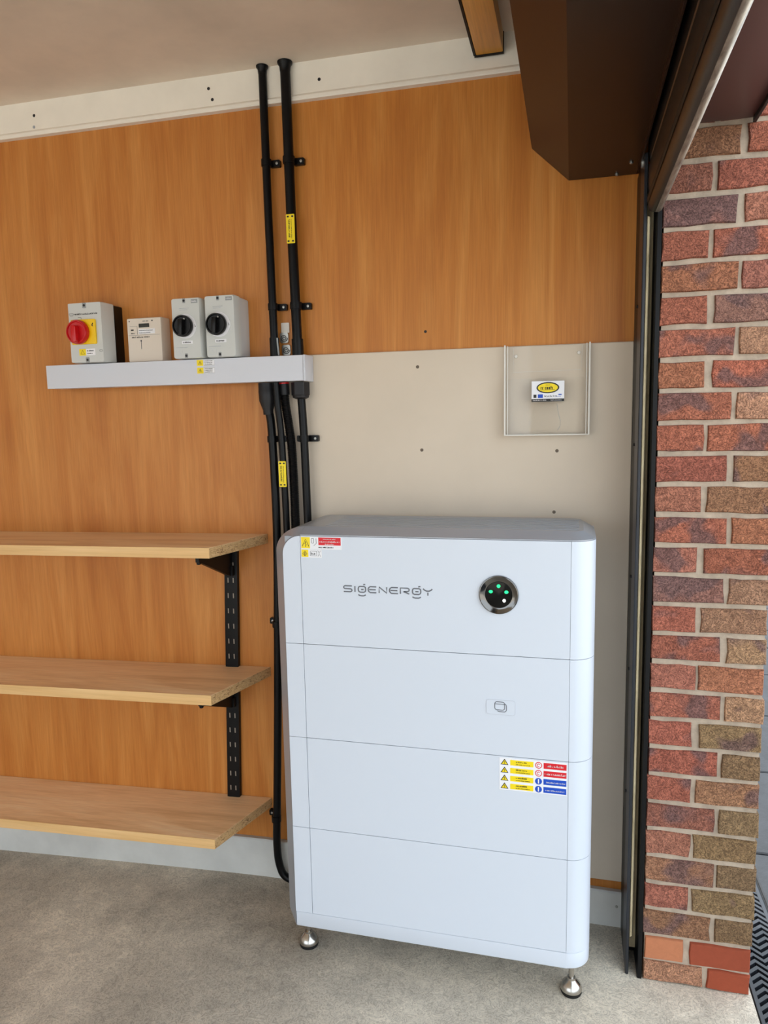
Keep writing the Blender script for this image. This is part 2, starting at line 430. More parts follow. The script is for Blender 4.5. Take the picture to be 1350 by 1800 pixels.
def brick(x0, x1, z0, z1, col, blot, smooth, right_end):
    me_y0 = PY + rnd.uniform(-.0015, .0015)
    mb = MB()
    j = lambda a=.0022: rnd.uniform(-a, a)
    # front face a 4 x 3 net with ragged rim, so no two bricks share an outline
    nxn, nzn = 4, 3
    vs = []
    for layer, (yy, ins) in enumerate(((me_y0, 0.0022), (me_y0 + .004, 0.0), (PY + .10, 0.0))):
        for b in range(nzn):
            for a in range(nxn):
                fx, fz = a / (nxn - 1), b / (nzn - 1)
                vs.append((layer, a, b, x0 + (x1 - x0) * fx, z0 + (z1 - z0) * fz, yy, ins))
    jit = {(a, b): (j(), j(.0018)) for a in range(nxn) for b in range(nzn)}
    pts = []
    for layer, a, b, x, z, yy, ins in vs:
        dx, dz = jit[(a, b)]
        ix = ins if a == 0 else -ins if a == nxn - 1 else 0; iz = ins if b == 0 else -ins if b == nzn - 1 else 0
        if a == nxn - 1 and right_end: dx *= .6
        pts.append((x + dx + ix, yy + (j(.0010) if layer == 0 else 0), z + dz + iz))
    N = nxn * nzn; fs = []
    for b in range(nzn - 1):
        for a in range(nxn - 1):
            k = b * nxn + a; fs.append((k, k + 1, k + nxn + 1, k + nxn))
    rim = [(a, 0) for a in range(nxn)] + [(nxn - 1, b) for b in range(1, nzn)] + [(a, nzn - 1) for a in range(nxn - 2, -1, -1)] + [(0, b) for b in range(nzn - 2, 0, -1)]
    ids = [b * nxn + a for a, b in rim]; R = len(ids)
    used = list(range(N))
    for lay in (0, 1):
        for i in range(R):
            p, q = ids[i], ids[(i + 1) % R]
            fs.append((p + lay * N, q + lay * N, q + (lay + 1) * N, p + (lay + 1) * N))
    # drop unused inner points of the back layers
    keep = used + [k + N for k in ids] + [k + 2 * N for k in ids]
    mp = {k: i for i, k in enumerate(keep)}
    mb.add([pts[k] for k in keep], [tuple(mp[k] for k in f) for f in fs])
    o = mb.build('brick', 'brick_smooth' if smooth else 'brick', pier, angle=50)
    o.color = lin(col)[:3] + (blot,)
    return o
for k, (c1, b1, c2, b2) in enumerate(rows):
    i = k - 3
    zt = 1.966 - 0.0711 * (i - 1); zb = zt - 0.0592
    if i == 28: zt, zb = 0.052, 0.002
    if i % 2: xa, xb = 0.289, 0.302
    else: xa, xb = 0.346, 0.357
    if i == 28: xa, xb = 0.331, 0.343
    xa += rnd.uniform(-.004, .004); xb += rnd.uniform(-.003, .003)
    def vary(c):
        s = rnd.uniform(.93, 1.06); return tuple(min(255, v * s * rnd.uniform(.98, 1.02)) for v in c)
    brick(PX0 + (.004 if i >= 27 else 0), xa, zb, zt, vary(P_[c1]), b1, c1 in ('clay',), False)
    brick(xb, PX1 + (rnd.uniform(-.003, .002)), zb, zt, vary(P_[c2]), b2, c2 in ('smooth',), True)

# plum-brown soffit over the opening and the wall above it
so = struct(MB().box(0.205, 0.372, -4.6, -0.201, 2.046, 2.062).build('trim_2', 'purple_brown', bevel=.002), 'plum-brown soffit board above the door opening')
MB().box(0.366, 0.373, -4.6, -0.201, 2.036, 2.075).build('edge_lip', 'black_gap', so, bevel=.001)
struct(MB().box(0.205, 0.372, -4.7, -0.201, 2.065, 2.75).build('wall_above_door', 'plaster'), 'wall above the garage door opening')

# outside -------------------------------------------------------------------
struct(MB().box(2.39, 40, -40, 40, -.2, -0.012).box(0.446, 2.39, -40, -2.6, -.2, -.012).box(-40, 0.446, -40, -4.72, -.2, -.012).build('driveway', 'drive', smooth=False), 'pale concrete driveway outside the garage')
bed = struct(MB().box(0.565, 2.39, -2.6, 8, -.2, -0.016).build('paving', 'joint', smooth=False), 'blue-grey paving slabs laid beside the drain')
sl = None
for i in range(3):
    for j in range(17):
        x0 = 0.572 + i * 0.605; y0 = -2.55 + j * 0.6 + (0.30 if i % 2 else 0) + .01
        if sl is None:
            sl = MB().box(0, 0.595, 0, 0.59, -0.045, 0).build('slab', 'slab', bevel=.004, seg=1)
            s = sl
        else:
            s = sl.copy(); C.objects.link(s)
        s.parent = bed; s.location = (x0, y0, -0.004)

# ------------------------------------------------------------------ roller door
hs = thing('roller_door_housing', (0.02, -0.003, 2.378), 'dark brown steel roller door box below the ceiling', 'door housing')
prof = [(-0.107, 2.098), (-0.015, 2.012), (0.147, 2.012), (0.147, 2.016), (-0.013, 2.016), (-0.103, 2.100), (-0.103, 2.376), (-0.107, 2.376)]
MB().prism(prof, 'y', -0.004, -4.58).build('cover', 'brown', hs, smooth=False)
MB().prism([(-0.1065, 2.098), (-0.015, 2.0125), (0.150, 2.0125), (0.150, 2.376), (-0.1065, 2.376)], 'y', -0.001, -0.0035).build('end_plate', 'brown', hs, smooth=False)
MB().box(0.1455, 0.149, -4.58, -0.06, 1.996, 2.03).build('flange', 'brown', hs)
MB().prism([(0.1472, 2.032), (0.153, 2.032), (0.153, 2.374), (0.1472, 2.374)], 'y', -0.10, -4.58).build('slot_dark_sheet', 'black_gap', hs)  # black sheet that fills the dark slot beside the curtain
for x, y in ((0.10, -0.02), (0.128, -0.10)):
    MB().lathe([(.0005, 0), (.005, 0), (.005, -.003), (.003, -.005), (.0005, -.005)], (x, y, 2.012), 'z', 12).build('bolt', 'zinc', hs)
g = MB().lathe([(.001, 0), (.012, 0), (.012, .006), (.009, .006), (.009, .002), (.001, .002)], (0.146, -0.150, 1.992), 'x', 18)
o = g.build('roller_ring', 'zinc', hs); o['label'] = 'small round guide roller at the end of the box'

dr = thing('roller_door', (0.17, -0.19, 1.87), 'rolled-up dark brown roller door curtain with worn metal bottom edge', 'door')
for k in range(6):
    z0 = 1.905 + k * 0.077
    zz = [z0, z0 + .004, z0 + .02, z0 + .055, z0 + .072, z0 + .076]; dx = [0, -.004, -.0065, -.0065, -.004, 0]
    pr = [(0.1650 + d, z) for d, z in zip(dx, zz)] + [(0.176, zz[-1]), (0.176, zz[0])]
    MB().prism(pr, 'y', -0.175, -4.58).build('slat', 'brown_dark', dr)
pb = [(0.160, 1.905), (0.1585, 1.897), (0.1585, 1.882), (0.1615, 1.874), (0.1675, 1.870), (0.174, 1.869), (0.174, 1.905)]
MB().prism(pb, 'y', -0.202, -4.58).build('bottom_bar', 'brown_dark', dr, angle=60)
MB().prism([(0.1742, 1.869), (0.181, 1.868), (0.188, 1.873), (0.190, 1.882), (0.190, 1.90), (0.184, 1.905), (0.1742, 1.905)], 'y', -0.202, -4.58).build('bare_edge', 'worn', dr, angle=60)['label'] = 'scuffed bare metal bottom edge'
MB().prism([(0.1572, 1.888), (0.1562, 1.893), (0.1562, 1.902), (0.1575, 1.905)], 'y', -0.202, -4.58).build('seal_strip', 'black_gap', dr)

gr = thing('guide_rail', (0.17, -0.15, 0.0), 'tall charcoal metal guide rail with tan inner strip beside the bricks', 'guide rail')
MB().prism([(0.150, -0.10), (0.150, -0.190), (0.152, -0.192), (0.157, -0.192), (0.158, -0.190), (0.158, -0.10)], 'z', 0.0, 2.0).build('inner_flange', 'rail', gr)
MB().prism([(0.178, -0.10), (0.178, -0.198), (0.180, -0.201), (0.189, -0.201), (0.1895, -0.198), (0.1895, -0.10)], 'z', 0.0, 1.99).build('outer_flange', 'black_steel', gr)
MB().box(0.158, 0.178, -0.128, -0.10, 0.03, 1.995).build('back_strip', 'tan', gr)
MB().prism([(0.1582, -0.1285), (0.1582, -0.182), (0.1600, -0.186), (0.1650, -0.182), (0.1685, -0.165), (0.170, -0.1285)], 'z', 0.10, 1.865).build('brush_seal', 'tan', gr)
MB().box(0.150, 0.189, -0.10, -0.001, 0.0, 2.0).build('mounting_post', 'black_steel', gr)
for z in (0.45, 0.78, 1.02, 1.35, 1.68):
    MB().lathe([(.0005, 0), (.004, 0), (.004, -.003), (.0005, -.004)], (0.150, -0.10, z), 'x', 10).build('screw', 'gland', gr)

# timber joist end under the ceiling
jo = thing('timber_joist', (-0.21, -0.03, 2.325), 'short amber varnished pine joist fixed under the ceiling', 'beam')
MB().box(-0.246, -0.178, -3.2, -0.022, 2.328, CEIL - .001).build('timber', 'pine', jo, bevel=.003)
MB().box(-0.252, -0.2465, -3.2, -0.0215, 2.328, CEIL - .001).build('painted_shadow_strip', 'black_gap', jo)  # black strip painted in for the shadow line along the joist's left side
MB().box(-0.250, -0.176, -0.0215, -0.0205, 2.324, CEIL - .001).build('end_plate', 'black_gap', jo)  # thin black sheet for the dark gap where the joist ends

# ------------------------------------------------------------------ beige board on the wall
bd = thing('backing_board', (-0.32, 0.0, 0.133), 'large beige cement board fixed to the lower wall behind the white cabinet', 'board')
MB().box(-0.838, 0.150, -0.010, -0.0005, 0.133, 1.607).build('board', 'beige', bd, bevel=.0015, seg=1)
for x, z in ((-0.409, 1.563), (-0.400, 1.337), (-0.037, 1.332), (-0.043, 1.169)):
    MB().lathe([(.0003, 0), (.0045, 0), (.0045, .0006), (.0028, .0012), (.0003, .0008)], (x, -0.010, z), 'y', 12).build('screw', 'screw_dull', bd)
tag(MB().lathe([(.0003, 0), (.004, 0), (.0035, .0008), (.0003, .001)], (-0.388, -0.0003, 1.657), 'y', 10).build('panel_nail', 'gland'), 'tiny dark nail in the wood just above the beige board', 'nail')
# ------------------------------------------------------------------ white cabinet (stacked storage unit)
FY = -0.319; BY = -0.060; XR = 0.058; XL = -0.727
un = thing('battery_cabinet', (-0.33, -0.19, 0.0), 'tall white stacked battery cabinet with grey metal top standing on steel feet', 'battery cabinet')
def right_corner(off=0.0):
    r = 0.055 - off
    return [(0.003 + r * math.sin(math.radians(a)), -0.264 - r * math.cos(math.radians(a))) for a in range(0, 91, 9)]
zs = [0.1295, 0.371, 0.618, 0.866, 1.142]     # module seams
G = 0.0012
names = ('battery_module', 'battery_module', 'battery_module', 'inverter_module')
def module(z0, z1, name, top=False):
    core = MB().box(-0.690, 0.050, -0.314, BY + .006, z0 + .001, z1 - .001) if False else MB().prism([(-0.690, FY + .004), (0.003, FY + .004)] + right_corner(.004) + [(XR - .004, BY + .004), (-0.690, BY + .004)], 'z', z0 + .002, z1 - .002)
    md = core.build(name, 'casing_dark', un)
    a, b = z0 + G / 2, z1 - G / 2
    # left strip; the top one has a big rounded corner
    x0, x1 = -0.695, -0.6486
    if top: poly = [(x0, a), (x1, a), (x1, b)] + arc(-0.648, 1.142 - .047, .047, .047 - G / 2, 90, 180, 10)[1:]
    else: poly = rect(x0, x1, a, b)
    MB().prism(poly, 'y', FY, FY + .0035).build('edge_panel', 'white', md, smooth=False)
    MB().prism(rect(-0.6476, 0.0024, a, b), 'y', FY, FY + .0035).build('front_panel', 'white', md, bevel=.0005, seg=1)
    out = [(0.0034, FY)] + right_corner() + [(XR, BY)]
    inn = [(XR - .0035, BY)] + [(p[0], p[1]) for p in reversed(right_corner(.0035))] + [(0.0034, FY + .0035)]
    MB().prism(out + inn, 'z', a, b).build('corner_panel', 'white', md, angle=30)
    return md
mods = [module(zs[i], zs[i + 1], names[i], i == 3) for i in range(4)]
# plinth
pl = MB().prism([(-0.6950, FY + .0005)] + [(0.003, FY + .0005)] + right_corner(.0005) + [(XR - .0005, BY), (-0.6950, BY)], 'z', 0.088, 0.1289).build('plinth', 'white_base', un, bevel=.003, seg=2)
# aluminium trim: bevelled strip up the left side, round the corner, and the top cover
inner = [(-0.6955, 0.0895), (-0.6955, 1.095)] + [(p[0], p[1]) for p in arc(-0.648, 1.095, .0475, .0475, 180, 90, 12)][1:]
outer = [(XL, 0.112), (XL, 1.095)] + [(p[0], p[1]) for p in arc(-0.648, 1.095, .079, .065, 180, 90, 12)][1:]
mb = MB(); n = len(inner)
A = [(x, FY + .0005, z) for x, z in inner]; B = [(x, -0.283, z) for x, z in outer]; Cc = [(x, BY, z) for x, z in outer]; Dd = [(x, BY, z) for x, z in inner]
mb.loft([[A[i], B[i], Cc[i], Dd[i]] for i in range(n)])
mb.build('side_trim', 'alu', un, angle=25)
def cap_ring(ins, z):
    r = 0.055
    R0 = [(-0.6474, FY + ins)]
    cx, cy = 0.003, -0.264
    rr = r - ins * .75
    pts = [(cx + rr * math.sin(math.radians(a)) - ins * .25 * 0, cy - (r - ins) * math.cos(math.radians(a))) for a in range(0, 91, 9)]
    back = [(XR - ins * .75, BY - .045)] + [(XR - ins * .75 - .035 * (1 - math.cos(math.radians(a))) , BY - .045 + .045 * math.sin(math.radians(a))) for a in (30, 60, 90)]
    return [(x, y, z) for x, y in R0 + pts + back + [(-0.6474, BY)]]
tc = MB().loft([cap_ring(0.0005, 1.1424), cap_ring(0.0005, 1.1445), cap_ring(0.034, 1.1585), cap_ring(0.037, 1.160)]).build('top_cover', 'alu', un, angle=20)
for k in range(7):
    y = -0.262 + k * 0.026
    MB().box(-0.60, 0.020, y, y + .006, 1.1596, 1.1612).build('rib', 'alu', tc, bevel=.0006, seg=1)
# feet
for x, y in ((-0.680, -0.270), (0.016, -0.283), (-0.680, -0.10), (0.016, -0.10)):
    ft = MB().lathe([(.0005, .007), (.024, .007), (.0262, .010), (.0258, .015), (.0215, .025), (.0140, .032), (.0105, .036), (.0100, .041), (.0005, .041)], (x, y, 0), 'z', 28).build('foot', 'steel', un)
    MB().lathe([(.0005, .04), (.0066, .04), (.0066, .0885), (.0005, .0885)], (x, y, 0), 'z', 18).build('stem', 'steel', ft)
    MB().lathe([(.0005, .0), (.0245, .0), (.0258, .003), (.0258, .0075), (.0005, .0075)], (x, y, 0), 'z', 28).build('rubber_pad', 'rubber', ft)
# logo lettering, drawn as strokes
mb = MB(); U = 0.0146; W_ = 0.0031; LZ = 1.0055; yl = FY - .0001
def zx(u): return -0.538 + (u - 585) / 675 * 0.221
def st(pts, closed=False): ribbon(mb, [(zx(x), LZ + z * U) for x, z in pts], W_, yl, .0006, closed)
def S(a, b): st([(b, 1), (a + 10, 1), (a + 2, .88), (a, .75), (a + 3, .6), (a + 10, .53), (b - 10, .5), (b - 3, .42), (b, .26), (b - 3, .1), (b - 12, 0), (a, 0)])
def Ee(a, b): st([(b, 1), (a + 16, 1), (a + 5, .85), (a, .6), (a, .4), (a + 5, .15), (a + 16, 0), (b, 0)]); st([(a + 8, .5), (b - 4, .5)])
def Gg(a, b):
    st([(a + 12, .98), (b - 12, .98), (b - 2, .85), (b, .6), (b, .35), (b - 4, .12), (b - 14, 0), (a + 14, 0), (a + 4, .12), (a, .35), (a, .62), (a + 3, .85)], True)
    st([(a + 22, .46), (b - 16, .46)]); st([(b - 18, 1.28), (b - 2, 1.34)])
    st([(a, -.42), (a + 8, -.55), (a + 20, -.62), (b - 18, -.62), (b - 8, -.55), (b, -.42)])
S(585, 650); st([(673, 1), (673, 0)]); Gg(699, 756); Ee(776, 838)
st([(860, 0), (860, 1), (918, 0), (918, 1)]); Ee(939, 1003)
st([(1022, 0), (1022, .02), (1022, .98), (1075, .98), (1086, .85), (1088, .68), (1084, .5), (1072, .4), (1045, .4), (1088, 0)])
Gg(1112, 1174)
st([(1192, 1), (1202, .78), (1218, .62), (1236, .62), (1252, .8), (1260, 1)]); st([(1227, .38), (1227, -.12)])
mb.build('logo_lettering', 'logo', mods[3], smooth=False)
# round display
dx, dz = -0.160, 1.013
dp = MB().lathe([(.0005, 0), (.0455, 0), (.0460, .0030), (.0450, .0058), (.0435, .0062), (.0410, .0052), (.0360, .0030), (.0315, .0018), (.0005, .0018)], (dx, FY, dz), 'y', 48).build('display', 'chrome', mods[3])
dp['label'] = 'round dark display with chrome rim and green lights'
MB().lathe([(.0005, .0018), (.0318, .0018), (.0310, .0028), (.0005, .0040)], (dx, FY, dz), 'y', 40).build('glass', 'blackglass', dp)
mods_parts = []
for (x, z, w, h, mt) in ((-0.160, 1.034, .0042, .0042, 'led_g'), (-0.178, 1.0205, .0046, .0036, 'led_g'), (-0.142, 1.0205, .0046, .0038, 'led_g'), (-0.147, 1.000, .0038, .0042, 'led_w')):
    mods_parts.append(plate('indicator_light', arc(x, z, w, h, 0, 345, 15), FY - .0036, .0010, mt, dp))
# button plate
bp = plate('button_plate', rrect(-0.189, -0.121, 0.7215, 0.7575, .006), FY - .0001, .0010, 'white', mods[2])
mb = MB(); ribbon(mb, rrect(-0.189, -0.121, 0.7215, 0.7575, .006), .0007, FY - .0010, .0003, True); mb.build('outline', 'seam', bp, smooth=False)
mb = MB(); ribbon(mb, rrect(-0.169, -0.146, 0.7330, 0.7530, .005), .0017, FY - .0012, .0003, True)
ribbon(mb, [(-0.169, .7475), (-0.146, .7475)], .0013, FY - .0012, .0003)
ribbon(mb, [(-0.1445, .7490), (-0.1425, .7465), (-0.1415, .744), (-0.1415, .7335), (-0.143, .7305), (-0.146, .729), (-0.159, .729), (-0.163, .7305)], .0017, FY - .0012, .0003)
mb.build('icon', 'logo', bp, smooth=False)
# stickers on the cabinet, children of the module they are stuck on
def sticker(name, parent, poly, y, label=None, material='paper'):
    return plate(name, poly, y, .0004, material, parent, label)
s1 = sticker('warning_sticker', mods[3], rect(-0.6455, -0.5405, 1.109, 1.1395), FY - .0001, 'white sticker with yellow hazard square and red panel')
plate('yellow_square', rect(-0.645, -0.622, 1.111, 1.1388), FY - .0005, .0002, 'yellow', s1)
plate('red_panel', rect(-0.600, -0.5425, 1.1195, 1.1385), FY - .0005, .0002, 'red', s1)
mb = MB(); ribbon(mb, [(-0.642, 1.116), (-0.6335, 1.134), (-0.625, 1.116)], .0014, FY - .0007, .0002); ribbon(mb, [(-0.6335, 1.128), (-0.635, 1.122), (-0.632, 1.121), (-0.634, 1.115)], .0016, FY - .0007, .0002)
ribbon(mb, rrect(-0.618, -0.612, 1.124, 1.136, .0015), .0008, FY - .0007, .0002, True); ribbon(mb, [(-0.606, 1.136), (-0.605, 1.124), (-0.612, 1.118)], .0008, FY - .0007, .0002)
scribble(mb, -0.600, -0.560, 1.1125, 1.1160, FY - .0006, 3); mb.build('print', 'ink', s1, smooth=False)
mb = MB(); scribble(mb, -0.588, -0.555, 1.1335, 1.1365, FY - .0007, 4); scribble(mb, -0.597, -0.545, 1.1265, 1.130, FY - .0007, 5); scribble(mb, -0.583, -0.560, 1.1205, 1.1235, FY - .0007, 6)
mb.build('white_print', 'ink_white', s1, smooth=False)
s2 = sticker('warning_sticker', mods[3], rect(-0.6455, -0.592, 1.088, 1.1085), FY - .0001, 'small white sticker with yellow hazard square')
plate('yellow_square', rect(-0.645, -0.627, 1.089, 1.1075), FY - .0005, .0002, 'yellow', s2)
mb = MB(); ribbon(mb, [(-0.6415, 1.097), (-0.636, 1.104), (-0.6305, 1.097), (-0.636, 1.092)], .0013, FY - .0007, .0002, True); ribbon(mb, [(-0.636, 1.101), (-0.636, 1.094)], .0018, FY - .0007, .0002)
mb.build('print', 'ink', s2, smooth=False)
mb = MB(); ribbon(mb, rrect(-0.622, -0.605, 1.0925, 1.104, .001), .0007, FY - .0007, .0002, True); scribble(mb, -0.620, -0.606, 1.095, 1.101, FY - .0006, 8); ribbon(mb, [(-0.602, 1.106), (-0.599, 1.099), (-0.595, 1.106)], .0008, FY - .0007, .0002); ribbon(mb, [(-0.602, 1.091), (-0.599, 1.099), (-0.595, 1.091)], .0008, FY - .0007, .0002)
mb.build('grey_print', 'ink_grey', s2, smooth=False)
# safety sign: four rows of triangle + yellow panel + disc + red/blue panel
sg = sticker('safety_sign', mods[1], rect(-0.158, -0.001, 0.5335, 0.6145), FY - .0001, 'white safety sign with four yellow and two red and two blue panels')
ys0 = FY - .0005
mbi = MB(); mbw = MB()
for r in range(4):
    zc = 0.6035 - r * 0.0200
    plate('hazard_triangle', [(-0.1555, zc - .0065), (-0.1365, zc - .0065), (-0.146, zc + .0085)], ys0, .0002, 'ink', sg)
    plate('triangle_field', [(-0.1525, zc - .0048), (-0.1395, zc - .0048), (-0.146, zc + .0052)], ys0 - .0002, .0002, 'yellow', sg)
    ribbon(mbi, [(-0.1455, zc + .003), (-0.1472, zc - .0008), (-0.1450, zc - .0010), (-0.1465, zc - .004)], .0013, ys0 - .0004, .0002)
    plate('yellow_panel', rect(-0.1325, -0.078, zc - .0068, zc + .0068), ys0, .0002, 'yellow', sg)
    scribble(mbi, -0.119, -0.093, zc + .0008, zc + .0050, ys0 - .0002, 20 + r); scribble(mbi, -0.119, -0.085, zc - .0045, zc - .0022, ys0 - .0002, 30 + r)
    cx_ = -0.0660
    if r < 2:
        plate('prohibition_disc', arc(cx_, zc, .0082, .0082, 0, 340, 17), ys0, .0002, 'red', sg)
        plate('disc_field', arc(cx_, zc, .0062, .0062, 0, 340, 17), ys0 - .0002, .0002, 'paper', sg)
        mr = MB(); ribbon(mr, arc(cx_, zc, .0034, .0034, 30, 300, 10), .0015, ys0 - .0004, .0002); mr.build('disc_symbol', 'red', sg, smooth=False)
    else:
        plate('mandatory_disc', arc(cx_, zc, .0082, .0082, 0, 340, 17), ys0, .0002, 'blue', sg)
        ribbon(mbw, [(cx_, zc + .0055), (cx_, zc - .0055)], .0026, ys0 - .0002, .0002)
    plate('red_panel' if r < 2 else 'blue_panel', rect(-0.0545, -0.0010 - .0008, zc - .0072, zc + .0072), ys0, .0002, 'red' if r < 2 else 'blue', sg)
    scribble(mbw, (-0.046, -0.052, -0.048, -0.050)[r], (-0.009, -0.004, -0.004, -0.005)[r], zc - .0022, zc + (.0030 if r < 2 else .0012), ys0 - .0002, 40 + r)
mbi.build('black_print', 'ink', sg, smooth=False); mbw.build('white_print', 'ink_white', sg, smooth=False)

# ------------------------------------------------------------------ cable trunking
TZ0, TZ1, TY = 1.533, 1.602, -0.077
tk = thing('cable_trunking', (-1.12, 0.0, 1.533), 'long white plastic cable trunking box fixed across the wood wall', 'trunking')
MB().box(-1.533, -0.7125, TY + .004, -0.0112, TZ0 + .001, TZ1 - .001).build('tray', 'pvc_white', tk, bevel=.001, seg=1)
MB().prism([(TY, TZ0), (TY, TZ1), (-0.030, TZ1 + .0004), (-0.030, TZ1 - .0009), (TY + .0035, TZ1 - .0009), (TY + .0035, TZ0)], 'x', -1.535, -0.7155).build('lid', 'pvc_white', tk, bevel=.0006, seg=1)
MB().box(-0.7150, -0.7085, TY - .0010, -0.0112, TZ0 - .0012, TZ1 + .0012).build('end_cap', 'pvc_white', tk, bevel=.0015)
for k, (za, zb) in enumerate(((1.5835, 1.6000), (1.5620, 1.5785))):
    stx = plate('warning_sticker', rect(-1.034, -0.979, za, zb), TY - .0001, .0004, 'paper', tk)
    plate('yellow_square', rect(-1.034, -1.0145, za, zb), TY - .0005, .0002, 'yellow', stx)
    mb = MB(); zc = (za + zb) / 2
    ribbon(mb, [(-1.0295, zc - .004), (-1.0243, zc + .005), (-1.019, zc - .004)], .0012, TY - .0007, .0002, True); ribbon(mb, [(-1.0243, zc + .002), (-1.0243, zc - .003)], .0015, TY - .0007, .0002)
    mb.build('print', 'ink', stx, smooth=False)
    mb = MB()
    for q in range(3): scribble(mb, -1.011, -0.985, zb - .0048 - q * .0045, zb - .0022 - q * .0045, TY - .0005, 60 + k * 5 + q)
    ribbon(mb, rect(-1.0135, -0.9797, za + .0006, zb - .0006), .0006, TY - .0005, .0002, True)
    mb.build('grey_print', 'ink_grey', stx, smooth=False)

# ------------------------------------------------------------------ switchgear on the trunking
def body(mb_out, x0, x1, z0, z1, y0, y1, r=.004):
    return mb_out.prism(rrect(x0, x1, z0, z1, r, 3), 'y', y0, y1)
ZB = TZ1 + 0.0025
# red/yellow isolator
ri = thing('rotary_isolator', (-1.37, -0.05, ZB), 'grey and black isolator box with red rotary handle on yellow plate', 'isolator switch')
body(MB(), -1.424, -1.314, ZB + .001, 1.772, -0.001, -0.042).build('base', 'black_abs', ri)
lid = MB().loft([[(x, -0.0422, z) for x, z in rrect(-1.427, -1.3155, ZB, 1.775, .004, 3)], [(x, -0.088, z) for x, z in rrect(-1.427, -1.3165, ZB, 1.775, .004, 3)], [(x, -0.1, z) for x, z in rrect(-1.4265, -1.3185, ZB + .001, 1.774, .003, 3)]]).build('lid', 'grey_abs', ri, angle=30)
for x, z in ((-1.372, 1.7665), (-1.372, 1.6115)):
    plate('screw_notch', rrect(x - .006, x + .006, z - .0075, z + .0075, .002), -0.1001, .0008, 'grey_shade', lid)
    MB().lathe([(.0003, .0008), (.0035, .0008), (.0035, .002), (.0003, .0024)], (x, -0.1, z), 'y', 10).build('screw', 'ink', lid)
yp = MB().prism(rrect(-1.4165, -1.336, 1.656, 1.7265, .004), 'y', -0.1002, -0.108).build('yellow_plate', 'yellow_abs', ri, bevel=.001, seg=1)
kc = (-1.3875, -0.108, 1.690)
kn = MB().lathe([(.0005, 0), (.033, 0), (.0345, .003), (.0345, .014), (.032, .018), (.0295, .018), (.027, .0145), (.0005, .0135)], kc, 'y', 36).build('rotary_handle', 'red_abs', ri)
MB().prism(rrect(kc[0] - .0085, kc[0] + .0085, kc[2] - .031, kc[2] + .018, .006), 'y', kc[1] - .012, kc[1] - .031).build('grip', 'red_abs', kn, bevel=.0025)
mb = MB(); scribble(mb, -1.408, -1.330, 1.7405, 1.7455, -0.1001, 71); ribbon(mb, [(-1.424, 1.745), (-1.421, 1.739), (-1.412, 1.739), (-1.410, 1.745)], .001, -0.1001, .0003, True); ribbon(mb, [(-1.395, 1.733), (-1.385, 1.733), (-1.385, 1.728)], .001, -0.1001, .0003)
ribbon(mb, rrect(-1.330, -1.3215, 1.6345, 1.639, .001), .0008, -0.1001, .0003, True); mb.build('print', 'ink', lid, smooth=False)
mb = MB(); ribbon(mb, [(-1.3415, 1.715), (-1.345, 1.709), (-1.343, 1.706)], .003, -0.1081, .0003); mb.build('lock_symbol', 'ink', yp, smooth=False)
ws = plate('warning_sticker', rect(-1.3985, -1.345, 1.6245, 1.6435), -0.1001, .0004, 'paper', lid)
plate('yellow_square', rect(-1.3985, -1.376, 1.6245, 1.6435), -0.1005, .0002, 'yellow', ws)
mb = MB(); ribbon(mb, [(-1.393, 1.629), (-1.387, 1.640), (-1.381, 1.629)], .0013, -0.1007, .0002, True); scribble(mb, -1.372, -1.349, 1.636, 1.640, -0.1005, 75); scribble(mb, -1.372, -1.352, 1.6285, 1.632, -0.1005, 76); mb.build('print', 'ink', ws, smooth=False)

# meter
mt_ = thing('electricity_meter', (-1.215, -0.03, ZB), 'small cream electricity meter with a dark display window', 'meter')
mbm = MB().loft([[(x, -0.001, z) for x, z in rrect(-1.272, -1.1575, ZB, 1.731, .003, 3)], [(x, -0.042, z) for x, z in rrect(-1.272, -1.1585, ZB, 1.731, .003, 3)], [(x, -0.046, z) for x, z in rrect(-1.270, -1.1605, ZB + .001, 1.729, .003, 3)]])
cs = mbm.build('case', 'meter', mt_, angle=30)
yf = -0.0461
plate('display_window', rrect(-1.232, -1.198, 1.703, 1.714, .001), yf, .0008, 'lcd', cs)
plate('rating_panel', rect(-1.234, -1.180, 1.6845, 1.6985), yf, .0005, 'paper', cs)
mb = MB(); scribble(mb, -1.219, -1.199, 1.7195, 1.7225, yf, 81); scribble(mb, -1.232, -1.185, 1.693, 1.696, yf - .0005, 82); scribble(mb, -1.232, -1.195, 1.6865, 1.689, yf - .0005, 83)
ribbon(mb, [(-1.262, 1.7075), (-1.238, 1.7075), (-1.238, 1.6835)], .0007, yf, .0003); ribbon(mb, [(-1.268, 1.6815), (-1.165, 1.6815)], .0006, yf, .0003)
ribbon(mb, [(-1.227, 1.665), (-1.227, 1.641)], .0016, yf, .0003); ribbon(mb, [(-1.227, 1.6675), (-1.227, 1.6625)], .004, yf, .0003)
mb.build('grey_print', 'ink_grey', cs, smooth=False)
mb = MB(); scribble(mb, -1.257, -1.218, 1.6735, 1.678, yf, 84); scribble(mb, -1.216, -1.198, 1.674, 1.678, yf, 85); ribbon(mb, [(-1.259, 1.6965), (-1.250, 1.6965)], .004, yf, .0003); scribble(mb, -1.2585, -1.2465, 1.6855, 1.689, yf, 86)
ribbon(mb, [(-1.2645, 1.7215), (-1.2615, 1.7215)], .003, yf, .0003); ribbon(mb, [(-1.1905, 1.7215), (-1.1855, 1.7215)], .003, yf, .0003); mb.build('black_print', 'ink', cs, smooth=False)

